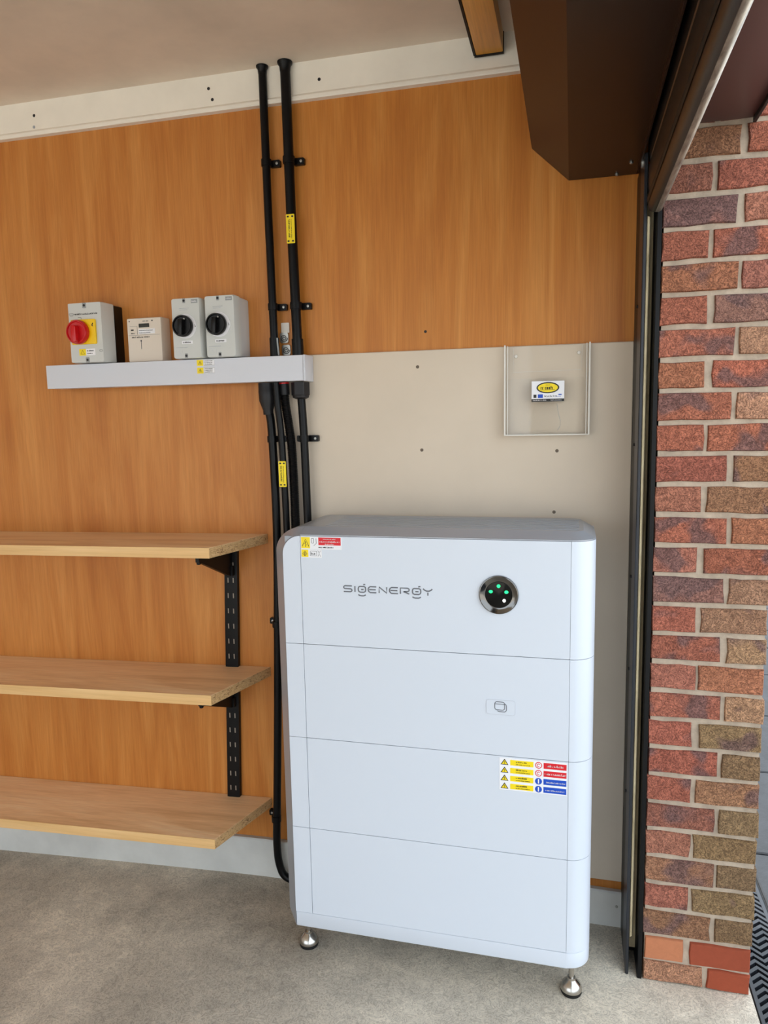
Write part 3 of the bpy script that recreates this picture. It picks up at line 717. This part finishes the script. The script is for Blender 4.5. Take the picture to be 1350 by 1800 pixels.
# two grey isolators with black knobs
def grey_iso(x0, x1, label, seed, dzt):
    iso = thing('rotary_isolator', ((x0 + x1) / 2, -0.045, ZB), label, 'isolator switch', 'grey isolators with black knobs')
    zt = 1.771 + dzt; yf = -0.090
    MB().loft([[(x, -0.001, z) for x, z in rrect(x0 + .001, x1 - .0005, ZB + .0005, zt - .003, .006, 3)], [(x, -0.056, z) for x, z in rrect(x0 + .001, x1 - .001, ZB + .0005, zt - .002, .006, 3)]]).build('base', 'grey_abs_cool', iso, angle=30)
    ld = MB().loft([[(x, -0.0565, z) for x, z in rrect(x0, x1, ZB, zt, .006, 3)], [(x, -0.084, z) for x, z in rrect(x0, x1 - .001, ZB, zt, .006, 3)], [(x, yf, z) for x, z in rrect(x0 + .0015, x1 - .004, ZB + .0015, zt - .0015, .005, 3)]]).build('lid', 'grey_abs', iso, angle=25)
    xc = (x0 + x1) / 2 - .003
    for z in (zt - .0075, ZB + .0075):
        MB().lathe([(.0003, 0), (.0035, 0), (.0035, .001), (.0003, .0014)], (xc - .002, yf, z), 'y', 10).build('screw', 'gland', ld)
        plate('screw_notch', rrect(xc - .0065, xc + .0025, z - .0065, z + .0065, .002), yf + .0004, .0006, 'grey_shade', ld)
    kx, kz = x0 + .0375, 1.6935
    plate('dial', arc(kx + .0045, kz, .034, .034, 0, 350, 35), yf - .0001, .0020, 'paper', ld)
    kn = MB().lathe([(.0005, 0.002), (.0290, .002), (.0300, .004), (.0300, .014), (.0280, .017), (.0255, .017), (.024, .013), (.0005, .012)], (kx, yf, kz), 'y', 36).build('rotary_knob', 'black_abs', iso)
    MB().prism([(kx - .007, kz - .025), (kx + .005, kz - .025), (kx + .0085, kz + .018), (kx - .0055, kz + .018)], 'y', yf - .011, yf - .027).build('grip', 'black_abs', kn, bevel=.002)
    MB().lathe([(.0003, 0.0165), (.003, .0165), (.002, .0185), (.0003, .019)], (kx + .010, yf, kz + .0185), 'y', 10).build('locking_pin', 'zinc', kn)
    pw = plate('name_plate', rrect(x0 + .028, x0 + .062, 1.6445, 1.6535, .001), yf - .0001, .0004, 'paper', ld)
    mb = MB(); scribble(mb, x0 + .032, x0 + .056, 1.6470, 1.6515, yf - .0005, seed); mb.build('print', 'ink', pw, smooth=False)
    bx = plate('rating_badge', rect(x1 - .0275, x1 - .008, zt - .0155, zt - .005), yf - .0001, .0004, 'grey_shade', ld)
    mb = MB(); scribble(mb, x1 - .0255, x1 - .010, zt - .0125, zt - .008, yf - .0005, seed + 1); mb.build('badge_print', 'paper', bx, smooth=False)
    mb = MB(); scribble(mb, x0 + .026, x0 + .050, 1.7375, 1.7395, yf, seed + 2); scribble(mb, x0 + .024, x0 + .055, 1.742, 1.7435, yf, seed + 3); scribble(mb, x0 + .008, x0 + .045, 1.634, 1.6355, yf, seed + 4)
    ribbon(mb, rect(x0 + .010, x0 + .030, 1.6125, 1.629), .0005, yf, .0003, True); ribbon(mb, [(x0 + .017, 1.616), (x0 + .017, 1.626), (x0 + .024, 1.616)], .0008, yf, .0003); mb.build('grey_print', 'seam', ld, smooth=False)
    mb = MB(); ribbon(mb, [(kx + .0335, kz + .003), (kx + .0365, kz - .003)], .001, yf - .0021, .0003); ribbon(mb, [(kx + .0335, kz - .003), (kx + .0365, kz - .003)], .001, yf - .0021, .0003); mb.build('dial_mark', 'ink', ld, smooth=False)
grey_iso(-1.0985, -1.0085, 'grey isolator box with black knob, next to the cream meter', 101, 0)
grey_iso(-0.9955, -0.9035, 'grey isolator box with black knob, nearest the black conduits', 131, .0015)

# ------------------------------------------------------------------ conduits
def clip(parent, x, y, z, r, tab=1, wall=-0.0005, material='pvc_black'):
    c = MB().tube([(x, y, z - .009), (x, y, z + .009)], r + .0028, 16).build('saddle_clip', material, parent)
    x1 = x + tab * (r + .024); xa, xb = sorted((x + tab * r * .5, x1))
    MB().prism(rrect(xa, xb, z - .009, z + .009, .003), 'y', wall, wall - .012).build('tab', material, c)
    MB().lathe([(.0003, .0), (.0038, .0), (.0035, .0015), (.0003, .002)], (x + tab * (r + .015), wall - .012, z), 'y', 10).build('screw', 'zinc', c)
    return c
def spline(ctrl, n=10):
    P = [Vector(p) for p in ctrl]; P = [P[0] * 2 - P[1]] + P + [P[-1] * 2 - P[-2]]; out = []
    for i in range(1, len(P) - 2):
        for k in range(n):
            t = k / n; a, b, c, d = P[i - 1:i + 3]
            out.append(0.5 * ((2 * b) + (c - a) * t + (2 * a - 5 * b + 4 * c - d) * t * t + (3 * b - a - 3 * c + d) * t ** 3))
    out.append(P[-2]); return out
# upper pair
c1 = thing('conduit', (-0.816, -0.027, TZ1), 'thin black conduit pipe rising from the trunking to the ceiling', 'conduit')
MB().tube([(-0.8245, -0.0225, CEIL - .001), (-0.822, -0.024, 2.0), (-0.8165, -0.027, TZ1 + .0015)], .0112).build('pipe', 'pvc_black', c1)
MB().lathe([(.0115, 0), (.0168, 0), (.0165, -.004), (.0125, -.009), (.0115, -.02)], (-0.8245, -0.0225, CEIL - .0005), 'z', 20).build('ceiling_collar', 'pvc_black', c1)
MB().tube([(-0.8172, -0.0268, TZ1 + .055), (-0.8165, -0.027, TZ1 + .0012)], .0135).build('end_socket', 'pvc_black', c1)
clip(c1, -0.8225, -0.0235, 2.128, .0112); clip(c1, -0.8177, -0.0265, 1.742, .0112)
mb = MB(); ribbon(mb, [(-0.803, 1.655), (-0.802, 1.635), (-0.800, 1.607)], .0045, -0.0395, .0004)
o = mb.build('printed_strip', 'grey_shade', c1, smooth=False)
c2 = thing('conduit', (-0.745, -0.03, TZ1), 'thicker black conduit pipe with yellow tag rising from the trunking to the ceiling', 'conduit')
MB().tube([(-0.757, -0.0275, CEIL - .001), (-0.753, -0.029, 2.0), (-0.7455, -0.031, TZ1 + .0015)], .0136).build('pipe', 'pvc_black', c2)
MB().lathe([(.0138, 0), (.0205, 0), (.020, -.005), (.0155, -.011), (.0138, -.025)], (-0.757, -0.0275, CEIL - .0005), 'z', 20).build('ceiling_collar', 'pvc_black', c2)
MB().tube([(-0.746, -0.031, TZ1 + .048), (-0.7455, -0.031, TZ1 + .0012)], .0162).build('end_socket', 'pvc_black', c2)
clip(c2, -0.7545, -0.0285, 2.127, .0136); clip(c2, -0.7472, -0.0305, 1.741, .0136)
def tagplate(parent, x0, x1, z0, z1, y, seed, hole=.0035):
    t = MB().prism(rrect(x0, x1, z0, z1, .002), 'y', y, y - .0016).build('cable_tag', 'yellow', parent)
    t['label'] = 'yellow plastic cable tag'
    mb = MB()
    for zz in (z0 + .006, z1 - .006):
        for xx in (x0 + .0055, x1 - .0055): mb.prism(rrect(xx - hole * .8, xx + hole * .8, zz - hole * .6, zz + hole * .6, .001, 2), 'y', y - .0016, y - .0019)
    mb.build('tie_slots', 'ink', t, smooth=False)
    mb = MB(); scribble(mb, (x0 + x1) / 2 - .0055, (x0 + x1) / 2 - .0005, z0 + .016, z1 - .013, y - .0016, seed, True); scribble(mb, (x0 + x1) / 2 + .002, (x0 + x1) / 2 + .0045, z0 + .013, z1 - .012, y - .0016, seed + 1, True)
    mb.build('print', 'ink', t, smooth=False)
tagplate(c2, -0.7625, -0.7385, 1.9055, 1.982, -0.0428, 201)
# lower run
LY = -0.041
c3 = thing('conduit', (-0.86, LY, 0.02), 'long black conduit running down to the floor left of the white cabinet', 'conduit')
pth = spline([(-0.8375, LY, 1.462), (-0.829, LY, 1.392), (-0.825, LY, 1.115), (-0.834, LY, .827), (-0.844, LY, .565), (-0.858, LY, .27), (-0.864, LY, .13), (-0.857, LY, .06), (-0.836, LY, .025), (-0.78, LY, .0145)], 12)
MB().tube(pth, .0118).build('pipe', 'pvc_black', c3)
MB().tube([(-0.8395, LY, TZ0 - .0015), (-0.8395, LY, 1.512), (-0.8390, LY, 1.508), (-0.8385, LY, 1.482), (-0.8375, LY, 1.455), (-0.837, LY, 1.443)], 0, 22, [.0235, .0235, .0245, .0235, .0145, .0142]).build('gland', 'gland', c3)
clip(c3, -0.8285, LY, 1.373, .0118, 1, -.0105)
clip(c3, -0.835, LY, .83, .0118, -1, -.0005); clip(c3, -0.8625, LY, .215, .0118, -1, -.0005)
c4 = thing('cable', (-0.80, LY, 1.5), 'thin black cable with yellow tag between two thicker conduits', 'cable')
pth = spline([(-0.8035, -0.0605, TZ0 - .0015), (-0.8010, -0.059, 1.47), (-0.7955, -0.055, 1.392), (-0.793, -0.050, 1.26), (-0.792, -0.047, 1.132), (-0.7915, -0.046, 1.03), (-0.781, -0.046, .955), (-0.745, -0.046, .905), (-0.66, -0.046, .89)], 10)
MB().tube(pth, .0095).build('sheath', 'pvc_black', c4)
tagplate(c4, -0.8035, -0.7815, 1.238, 1.311, -0.0615, 221)
c5 = thing('flexible_conduit', (-0.775, LY, 1.5), 'black corrugated flexible conduit bending down from the trunking', 'flexible conduit')
YF = -0.0345
pth = spline([(-0.7905, YF, TZ0 - .003), (-0.7875, YF, 1.475), (-0.779, YF, 1.41), (-0.7725, YF, 1.344), (-0.769, YF - .002, 1.24), (-0.7675, YF - .004, 1.132), (-0.7670, YF - .004, 1.06), (-0.757, YF - .004, .995), (-0.715, YF - .004, .945), (-0.65, YF - .004, .935)], 24)
fine = [pth[0]]; need = 0.0026          # even 2.6 mm steps along the run: ridge, groove, ridge ...
for a, b in zip(pth[:-1], pth[1:]):
    L_ = (b - a).length; t_ = need
    while t_ < L_: fine.append(a.lerp(b, t_ / L_)); t_ += 0.0026
    need = t_ - L_
MB().tube(fine, 0, 14, [(.0130 if i % 2 else .0119) for i in range(len(fine))]).build('corrugated_sheath', 'pvc_black', c5, angle=20)
cp = MB().tube([(-0.7905, YF, TZ0 - .0015), (-0.789, YF, 1.497)], .0150).build('coupling', 'gland', c5)
MB().tube([(-0.7905, YF, TZ0 - .002), (-0.7903, YF, TZ0 - .006)], .0157).build('red_collar', 'red_abs', cp)
c6 = thing('conduit', (-0.735, LY, 1.5), 'black conduit under a hexagonal gland at the trunking end', 'conduit')
MB().tube(spline([(-0.7370, LY, 1.50), (-0.7320, LY, 1.375), (-0.7292, LY, 1.149), (-0.7285, LY, 1.07), (-0.718, LY, 1.02), (-0.69, LY, .99), (-0.63, LY, .985)], 8), .0113).build('pipe', 'pvc_black', c6)
hx = MB().prism([(-0.738 + .0262 * math.cos(math.radians(a + 10)), LY + .0262 * math.sin(math.radians(a + 10))) for a in range(0, 360, 60)], 'z', 1.494, TZ0 - .0025).build('hex_gland', 'gland', c6, bevel=.0012, seg=1, angle=15)
MB().lathe([(.0125, 0), (.0235, 0), (.0225, -.006), (.0150, -.010), (.0125, -.010)], (-0.7375, LY, 1.494), 'z', 24).build('sealing_nut', 'gland', hx)
clip(c6, -0.7318, LY, 1.373, .0113, 1, -.0105)
MB().prism(rrect(-0.760, -0.741, 1.364, 1.382, .003), 'y', -0.0105, -0.0225).build('clip_tab', 'pvc_black', c6)

# metal saddle plates behind the upper pair
sp = thing('saddle_bracket', (-0.79, -0.001, 1.61), 'small clear-topped metal bracket with two spiral washers between the conduits', 'bracket')
MB().prism(rrect(-0.8040, -0.7800, 1.672, 1.700, .002), 'y', -0.0005, -0.004).build('clear_tab', 'acrylic_edge', sp)
for x, z in ((-0.7955, 1.6575), (-0.7905, 1.6235)):
    pw = MB().prism(rrect(x - .0125, x + .0125, z - .014, z + .015, .006), 'y', -0.0005, -0.006).build('washer_plate', 'zinc', sp)
    mb = MB(); ribbon(mb, [(x + (.002 + .0085 * t / 30) * math.cos(t * .42), z + (.002 + .0085 * t / 30) * math.sin(t * .42)) for t in range(31)], .0018, -0.006, .0015)
    mb.build('spiral', 'gland', pw, smooth=False)

# ------------------------------------------------------------------ shelves
up = thing('shelf_upright', (-1.005, 0.0, 0.17), 'black slotted steel upright holding the wooden shelves', 'shelf upright')
def lean(z): return (-1.016 + (z - 0.267) * 0.0355) + 1.004      # the upright is slightly out of plumb
ch = MB().prism([(-1.025, 0.0), (-1.025, -0.014), (-1.019, -0.015), (-0.989, -0.015), (-0.983, -0.014), (-0.983, 0.0)], 'z', 0.165, 1.055)
ch.v = [(x + lean(z), y, z) for x, y, z in ch.v]
ch.build('channel', 'black_steel', up)
k = 0
for z in [0.19 + 0.0475 * i for i in range(18)]:
    for x in (-1.0125, -0.9955):
        MB().box(x + lean(z) - .0016, x + lean(z) + .0016, -0.0157, -0.0148, z - .0075, z + .0075).build('slot', 'slot', up, smooth=False)
SH = [  # z of the front top at right end, left tilt per metre, front corner x, back corner x, front bottom drop
    (1.0915, 0.0115, -0.934, -0.872, 'topmost oak shelf board, level with the white cabinet top'),
    (0.6800, 0.0265, -0.950, -0.880, 'middle oak shelf board of the three on the wood wall'),
    (0.2560, 0.0350, -0.961, -0.893, 'lowest oak shelf board just above the skirting')]
for zt, sl_, xf, xb, lab in SH:
    s = thing('shelf_board', (-1.5, -0.125, zt - .03), lab, 'shelf', 'oak shelf boards')
    th = 0.0285; x2 = -2.45
    zf = lambda x: zt + (x - xf) * sl_
    def zq(x): return zt + (x - xf) * sl_
    top = [(x2, -0.001), (xb - .0008, -0.001), (xf - .0008, -0.2475), (x2, -0.2475)]
    MB().add([(x, y, zq(x)) for x, y in top] + [(x, y, zq(x) - th) for x, y in top], [(0, 1, 2, 3), (7, 6, 5, 4), (0, 4, 5, 1), (1, 5, 6, 2), (2, 6, 7, 3), (3, 7, 4, 0)]).build('board', 'oak', s, bevel=.0004, seg=1)
    ed = [(x2, -0.2477), (xf, -0.2477), (xf, -0.2500), (x2, -0.2500)]
    MB().add([(x, y, zq(x) + .0002) for x, y in ed] + [(x, y, zq(x) - th - .0002) for x, y in ed], [(0, 1, 2, 3), (7, 6, 5, 4), (0, 4, 5, 1), (1, 5, 6, 2), (2, 6, 7, 3), (3, 7, 4, 0)]).build('front_edging', 'oak_edge', s, bevel=.0003, seg=1)
    en = [(xb - .0006, -0.0015), (xb + .0006, -0.0015), (xf + .0002, -0.2476), (xf - .0007, -0.2476)]
    MB().add([(x, y, zq(x) - .001) for x, y in en] + [(x, y, zq(x) - th + .0005) for x, y in en], [(0, 1, 2, 3), (7, 6, 5, 4), (0, 4, 5, 1), (1, 5, 6, 2), (2, 6, 7, 3), (3, 7, 4, 0)]).build('raw_end', 'chip', s, smooth=False)
for (zt, sl_, xf, xb, _), lab in zip(SH, ('black steel bracket under the topmost shelf', 'black steel bracket under the middle shelf', 'black steel bracket under the lowest shelf')):
    zt2 = zt + (-1.004 - xf) * sl_ - .0285 - .001
    bx_ = -1.004 + lean(zt2 - .05)
    b = thing('shelf_bracket', (bx_, -0.02, zt2 - .05), lab, 'bracket', 'black shelf brackets')
    lo = 0.095 if zt > .4 else .07
    MB().prism([(-0.0165, zt2), (-0.0165, zt2 - lo), (-0.030, zt2 - lo), (-0.195, zt2 - .024), (-0.215, zt2 - .018), (-0.215, zt2)], 'x', bx_ - .006, bx_ + .006).build('arm', 'black_steel', b, bevel=.001, seg=1)
    MB().lathe([(.0005, 0), (.006, 0), (.006, -.006), (.0045, -.0075), (.0005, -.0075)], (bx_, -0.207, zt2 - .0175), 'z', 12).build('end_screw', 'black_steel', b)
    MB().box(bx_ - .012, bx_ + .012, -0.030, -0.0158, zt2 - lo, zt2 - lo + .03).build('hook_plate', 'black_steel', b, bevel=.001, seg=1)

# ------------------------------------------------------------------ leaflet holder and card
HX0, HX1, HZ0, HZ1 = -0.1725, 0.0435, 1.374, 1.6055
lh = thing('leaflet_holder', (-0.065, -0.011, HZ0), 'clear acrylic leaflet holder screwed to the beige board', 'leaflet holder')
MB().box(HX0, HX1, -0.0135, -0.0110, HZ0, HZ1).build('back_plate', 'acrylic', lh, bevel=.0004, seg=1)
fp = MB().prism(rect(HX0 + .006, HX1 - .006, HZ0, 1.52) , 'y', -0.0365, -0.039).build('front_plate', 'acrylic', lh)
for xa, xb in ((HX0, HX0 + .003), (HX1 - .003, HX1)):
    MB().box(xa, xb, -0.039, -0.0137, HZ0, HZ1 + .001).build('side_wall', 'acrylic', lh)
    MB().box(xa - .0005, xb + .0005, -0.0400, -0.0392, HZ0, HZ1 + .002).build('side_edge', 'acrylic_edge', lh)
for xa in (HX0 + .0075, HX1 - .0095):
    MB().box(xa, xa + .0018, -0.0396, -0.0391, HZ0, HZ1).build('fold_line', 'acrylic_edge', lh)
MB().box(HX0 + .003, HX1 - .003, -0.0395, -0.0137, HZ0 - .0005, HZ0 + .0025).build('bottom_wall', 'acrylic_edge', lh)
mb = MB(); ribbon(mb, [(-0.151, 1.600), (-0.151, 1.539), (0.022, 1.541), (0.024, 1.602)], .0012, -0.0138, .0004); mb.build('cut_line', 'acrylic_edge', lh, smooth=False)
for x, z in ((-0.1445, 1.580), (0.0155, 1.584)):
    MB().lathe([(.0003, 0), (.0045, 0), (.0045, .001), (.003, .002), (.0003, .0018)], (x, -0.0136, z), 'y', 14).build('screw', 'acrylic_edge', lh)
# little card pocket on the front, with a bulging thumb-cut tongue
pk = MB().prism([(-0.094, 1.455), (-0.101, 1.43), (-0.108, 1.412), (-0.108, 1.398), (-0.100, 1.386), (-0.086, 1.381), (-0.050, 1.381), (-0.036, 1.386), (-0.029, 1.398), (-0.029, 1.412), (-0.034, 1.43), (-0.038, 1.455)], 'y', -0.0392, -0.0412).build('card_pocket', 'acrylic', lh)
mb = MB(); ribbon(mb, [(-0.038, 1.455), (-0.034, 1.43), (-0.029, 1.412), (-0.029, 1.398), (-0.036, 1.386)], .0009, -0.0412, .0003); mb.build('pocket_edge', 'grey_shade', pk, smooth=False)
MB().box(-0.100, -0.022, -0.058, -0.0392, 1.4585, 1.4600).build('card_shelf', 'acrylic', lh)
cd = thing('business_cards', (-0.061, -0.05, 1.461), 'stack of white business cards with yellow oval on the clear holder', 'cards')
cx0, cx1, cz0, cz1 = -0.1015, -0.0195, 1.4605, 1.5125
MB().box(cx0, cx1, -0.0545, -0.0398, cz0, cz1).build('card_stack', 'paper', cd, bevel=.0004, seg=1)
yc = -0.0546
plate('black_band', rect(cx0, cx1, cz0, cz0 + .0068), yc, .0002, 'ink', cd)
ov = plate('oval_rim', arc(-0.0605, 1.4955, .0285, .0142, 0, 350, 35), yc, .0002, 'ink', cd)
plate('oval_field', arc(-0.0605, 1.4955, .0250, .0112, 0, 350, 35), yc - .0002, .0002, 'yellow', ov)
mb = MB(); scribble(mb, -0.0785, -0.0425, 1.4910, 1.4995, yc - .0004, 302); scribble(mb, -0.066, -0.055, 1.5015, 1.5035, yc - .0004, 303); ribbon(mb, [(-0.078, 1.4895), (-0.043, 1.4905)], .0007, yc - .0004, .0002); mb.build('oval_print', 'ink', ov, smooth=False)
plate('dark_square', rect(-0.0965, -0.089, 1.4705, 1.4785), yc, .0002, 'ink', cd)
plate('blue_square', rect(-0.0855, -0.073, 1.4700, 1.4790), yc, .0002, 'blue', cd)
mb = MB(); scribble(mb, -0.069, -0.037, 1.4720, 1.4765, yc, 305); mb.build('grey_print', 'ink_grey', cd, smooth=False)
mb = MB(); ribbon(mb, [(-0.034, 1.4775), (-0.026, 1.4775)], .003, yc, .0002); ribbon(mb, [(-0.042, 1.4735), (-0.028, 1.4725)], .001, yc, .0002); mb.build('blue_print', 'blue', cd, smooth=False)
mb = MB(); scribble(mb, -0.098, -0.064, 1.4625, 1.4655, yc - .0002, 306); scribble(mb, -0.053, -0.024, 1.4625, 1.4655, yc - .0002, 307); mb.build('white_print', 'ink_white', cd, smooth=False)

# ------------------------------------------------------------------ drain
dn = thing('drain_grate', (0.51, 0.0, 0.0), 'dark plastic drain channel with zigzag grating beside the brick pier', 'drain')
DX0, DX1, DY0, DY1 = 0.4495, 0.562, -1.0, 2.2
MB().box(DX0, DX1, DY0, DY1, -0.12, -0.025).build('channel', 'grate_void', dn, smooth=False)
for xa, xb in ((DX0, DX0 + .010), (DX1 - .010, DX1)):
    MB().box(xa, xb, DY0, DY1, -0.025, -0.0005).build('frame_rail', 'grate', dn, bevel=.001, seg=1)
xz = [DX0 + .0102, DX0 + .033, DX0 + .0563, DX0 + .080, DX1 - .0102]; yz = [0, .022, 0, .022, 0]
me0 = None
i = 0; y = DY0 + .03
while y < DY1 - .05:
    if me0 is None:
        mb = MB(); w = .0062
        lo = [(x, v - w, -0.020) for x, v in zip(xz, yz)]; li = [(x, v + w, -0.020) for x, v in zip(xz, yz)]
        rings = [[(x, v - w, -0.020), (x, v + w, -0.020), (x, v + w, -0.002), (x, v - w, -0.002)] for x, v in zip(xz, yz)]
        b0 = mb.loft(rings).build('grate_bar', 'grate', None, smooth=False); me0 = b0.data
        b = b0
    else:
        b = bpy.data.objects.new('grate_bar', me0); C.objects.link(b)
    b.parent = dn; b.location = (-0.51, y, 0)
    y += .0245
